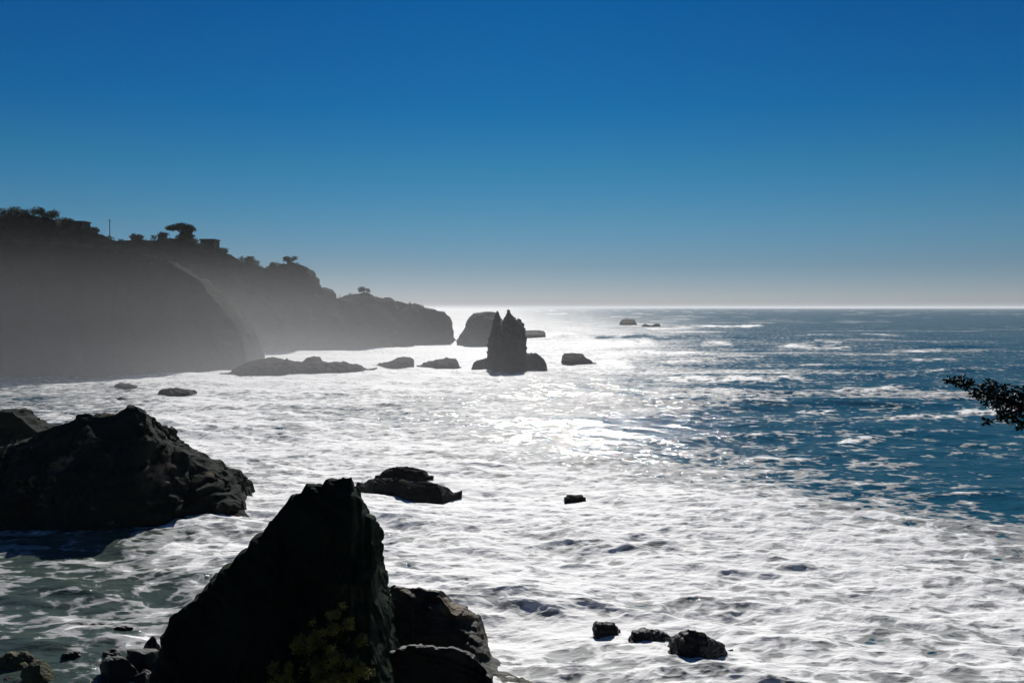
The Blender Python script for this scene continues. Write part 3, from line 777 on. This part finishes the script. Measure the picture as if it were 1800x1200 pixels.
# bushes along the skyline
BL = [(8, 375, 3.2), (34, 376, 3.0), (62, 379, 2.8), (88, 383, 2.6), (118, 396, 2.0), (162, 404, 2.0), (236, 419, 1.6), (282, 412, 2.0), (392, 444, 1.6), (432, 448, 2.4), (446, 455, 2.0), (478, 464, 1.8), (512, 459, 2.0), (640, 513, 1.8)]
where = ['at the left picture edge', 'second in from the left picture edge', 'third in from the left edge', 'just before the step down left of the small house',
 'left beside the small house among bushes', 'between the small house and the utility pole', 'between the utility pole and the flat-topped tree', 'just left of the flat-topped tree',
 'just right of the flat-roofed house', 'left of the pair above the descending slope', 'right of the pair above the descending slope', 'on the dip before the end knoll',
 'on top of the end knoll', 'on the low point sloping to the sea']
for i, ((px, py, rr), wh) in enumerate(zip(BL, where)):
    D = np.interp(px, [c[0] for c in ridge], [c[2] for c in ridge]) - 1.5
    g = ground_at(px, D)
    e = empty('bush', g, 'dark skyline bush on the headland, ' + wh, 'bush', 'bushes on the headland skyline')
    rs = random.Random(i + 50)
    cs = [(rs.uniform(-1, 1) * rr * 1.1, rs.uniform(-1, 1) * rr * .5, rr * rs.uniform(.1, .6), rr * rs.uniform(.45, .75)) for _ in range(6)]
    tube('trunk', [(0, 0, -.8), (0, 0, rr * .6)], [.25, .12], M_bark, e, 5)
    leaf_cloud('crown', cs, 900, .34, M_leaf_far, e, i + 60, flat=.8, blade=1.5)

rs = np.random.RandomState(77)
K = np.nonzero((HPX > -80) & (HPX < 760) & (HV[:, 2] > 12))[0]
lim = np.interp(HPX[K], [c[0] for c in ridge], [c[1] for c in ridge]) + 45
K = K[(HPY[K] < lim)]
sel = rs.choice(K, 900)
cs = [(*(HV[q] + np.array([rs.uniform(-2, 2), rs.uniform(-1, 1), .1])), rs.uniform(.4, 1.5) * (1.0 if HPX[q] < 480 else .55)) for q in sel]
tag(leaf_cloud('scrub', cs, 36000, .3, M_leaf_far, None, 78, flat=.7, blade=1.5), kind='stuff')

# bush on the right whose leafy branch reaches into the frame
e = empty('coastal_bush', (9.2, 7.6, 13.9), 'dark leafy branch of a bush reaching in from the right edge over the water', 'bush')
D = 8.0
def L3(px, py, dd=0.0):
    x, y, z = at(px, py, D + dd)
    return (x - 9.2, y - 7.6, z - 13.9)
tube('trunk', [(0, 0, -.6), (-.15, .1, .5), (-.7, .3, 1.0)], [.09, .075, .05], M_bark, e)
tube('branch', [(-.15, .1, .5), (-1.6, .35, .95), L3(1900, 712, .1), L3(1840, 712), L3(1790, 710), L3(1740, 695), L3(1700, 680), L3(1668, 668)], [.07, .055, .04, .03, .024, .014, .008, .004], M_bark, e)
tube('branch', [L3(1830, 712), L3(1790, 722, -.1), L3(1755, 733, -.1), L3(1735, 742, -.1)], [.02, .014, .008, .004], M_bark, e)
tube('branch', [L3(1850, 712), L3(1820, 692, .1), L3(1795, 683, .1), L3(1770, 676, .1)], [.02, .014, .008, .004], M_bark, e)
p2 = F / D
cl = [(1725, 690, 17), (1745, 700, 20), (1765, 712, 18), (1785, 700, 22), (1790, 722, 18), (1762, 728, 12), (1775, 738, 8), (1740, 676, 10), (1795, 740, 8), (1755, 685, 16), (1815, 700, 26), (1830, 730, 20), (1870, 700, 34), (1930, 720, 40)]
cs = []
for j, (a, b_, q) in enumerate(cl):
    x, y, z = L3(a, b_, ((j * 7) % 5 - 2) * .05)
    cs.append((x, y, z, q / p2))
cs += [(-.8, .2, 1.1, .35), (-.3, 0, 1.4, .4), (.1, .1, 1.0, .4)]
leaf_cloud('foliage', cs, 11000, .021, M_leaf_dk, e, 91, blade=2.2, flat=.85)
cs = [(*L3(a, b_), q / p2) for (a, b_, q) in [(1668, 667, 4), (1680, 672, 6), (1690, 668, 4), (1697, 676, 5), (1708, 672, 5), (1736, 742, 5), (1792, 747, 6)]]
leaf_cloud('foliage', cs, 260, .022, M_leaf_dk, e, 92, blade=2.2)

# ------------------------------------------------------------------ air
def vol_box(name, lo, hi, mat, kind='stuff'):
    V = [(x, y, z) for z in (lo[2], hi[2]) for y in (lo[1], hi[1]) for x in (lo[0], hi[0])]
    ob = new_mesh(name, V, [(0, 2, 3, 1), (4, 5, 7, 6), (0, 1, 5, 4), (2, 6, 7, 3), (0, 4, 6, 2), (1, 3, 7, 5)], mat, False)
    return tag(ob, kind=kind)
def vol_mat(name, color, dens, aniso):
    m = bpy.data.materials.new(name); m.use_nodes = True
    t = m.node_tree; t.nodes.clear()
    o = t.nodes.new('ShaderNodeOutputMaterial'); v = t.nodes.new('ShaderNodeVolumePrincipled')
    v.inputs['Color'].default_value = (*color, 1); v.inputs['Density'].default_value = dens; v.inputs['Anisotropy'].default_value = aniso
    t.links.new(v.outputs[0], o.inputs['Volume'])
    return m, t, v
mh, _, _ = vol_mat('haze_air', (.97, .98, 1.0), 3.2e-5, 0.3)
vol_box('haze', (-45000, -45000, -7.5), (45000, 45000, 66), mh)
# sea spray hanging under the headland, thinning upwards
ms, t, v = vol_mat('spray_air', (1, 1, .99), 0.004, 0.0)
gpos = t.nodes.new('ShaderNodeNewGeometry'); sx = t.nodes.new('ShaderNodeSeparateXYZ'); t.links.new(gpos.outputs['Position'], sx.inputs[0])
mr = t.nodes.new('ShaderNodeMapRange'); mr.interpolation_type = 'SMOOTHSTEP'
mr.inputs[1].default_value = 36; mr.inputs[2].default_value = 8; mr.inputs[3].default_value = 0; mr.inputs[4].default_value = 0.0036
t.links.new(sx.outputs[2], mr.inputs[0])
fxm = t.nodes.new('ShaderNodeMapRange'); fxm.interpolation_type = 'SMOOTHSTEP'
fxm.inputs[1].default_value = 72; fxm.inputs[2].default_value = -130; fxm.inputs[3].default_value = 0; fxm.inputs[4].default_value = 1
t.links.new(sx.outputs[0], fxm.inputs[0])
fym = t.nodes.new('ShaderNodeMapRange'); fym.interpolation_type = 'SMOOTHSTEP'
fym.inputs[1].default_value = 123; fym.inputs[2].default_value = 180; fym.inputs[3].default_value = 0; fym.inputs[4].default_value = 1
t.links.new(sx.outputs[1], fym.inputs[0])
m1 = t.nodes.new('ShaderNodeMath'); m1.operation = 'MULTIPLY'
low = t.nodes.new('ShaderNodeMapRange'); low.interpolation_type = 'SMOOTHSTEP'
low.inputs[1].default_value = 13; low.inputs[2].default_value = 0; low.inputs[3].default_value = 0; low.inputs[4].default_value = 0.0030
t.links.new(sx.outputs[2], low.inputs[0])
ml = t.nodes.new('ShaderNodeMath'); ml.operation = 'ADD'; t.links.new(mr.outputs[0], ml.inputs[0]); t.links.new(low.outputs[0], ml.inputs[1])
t.links.new(ml.outputs[0], m1.inputs[0]); t.links.new(fxm.outputs[0], m1.inputs[1])
fy2 = t.nodes.new('ShaderNodeMapRange'); fy2.interpolation_type = 'SMOOTHSTEP'
fy2.inputs[1].default_value = 370; fy2.inputs[2].default_value = 225; fy2.inputs[3].default_value = 0; fy2.inputs[4].default_value = 1
t.links.new(sx.outputs[1], fy2.inputs[0])
m3 = t.nodes.new('ShaderNodeMath'); m3.operation = 'MULTIPLY'; t.links.new(m1.outputs[0], m3.inputs[0]); t.links.new(fy2.outputs[0], m3.inputs[1])
m2 = t.nodes.new('ShaderNodeMath'); m2.operation = 'MULTIPLY'; t.links.new(m3.outputs[0], m2.inputs[0]); t.links.new(fym.outputs[0], m2.inputs[1])
t.links.new(m2.outputs[0], v.inputs['Density'])
# ground plan of the spray bank
plan = [(-420, 122), (73, 122), (73, 402), (-500, 402)]
n = len(plan)
V = [(x, y, -.6) for x, y in plan] + [(x, y, 45) for x, y in plan]
Fc = [tuple(range(n))[::-1], tuple(range(n, 2 * n))] + [(i, (i + 1) % n, n + (i + 1) % n, n + i) for i in range(n)]
tag(new_mesh('sea_spray', V, Fc, ms, False), kind='stuff')
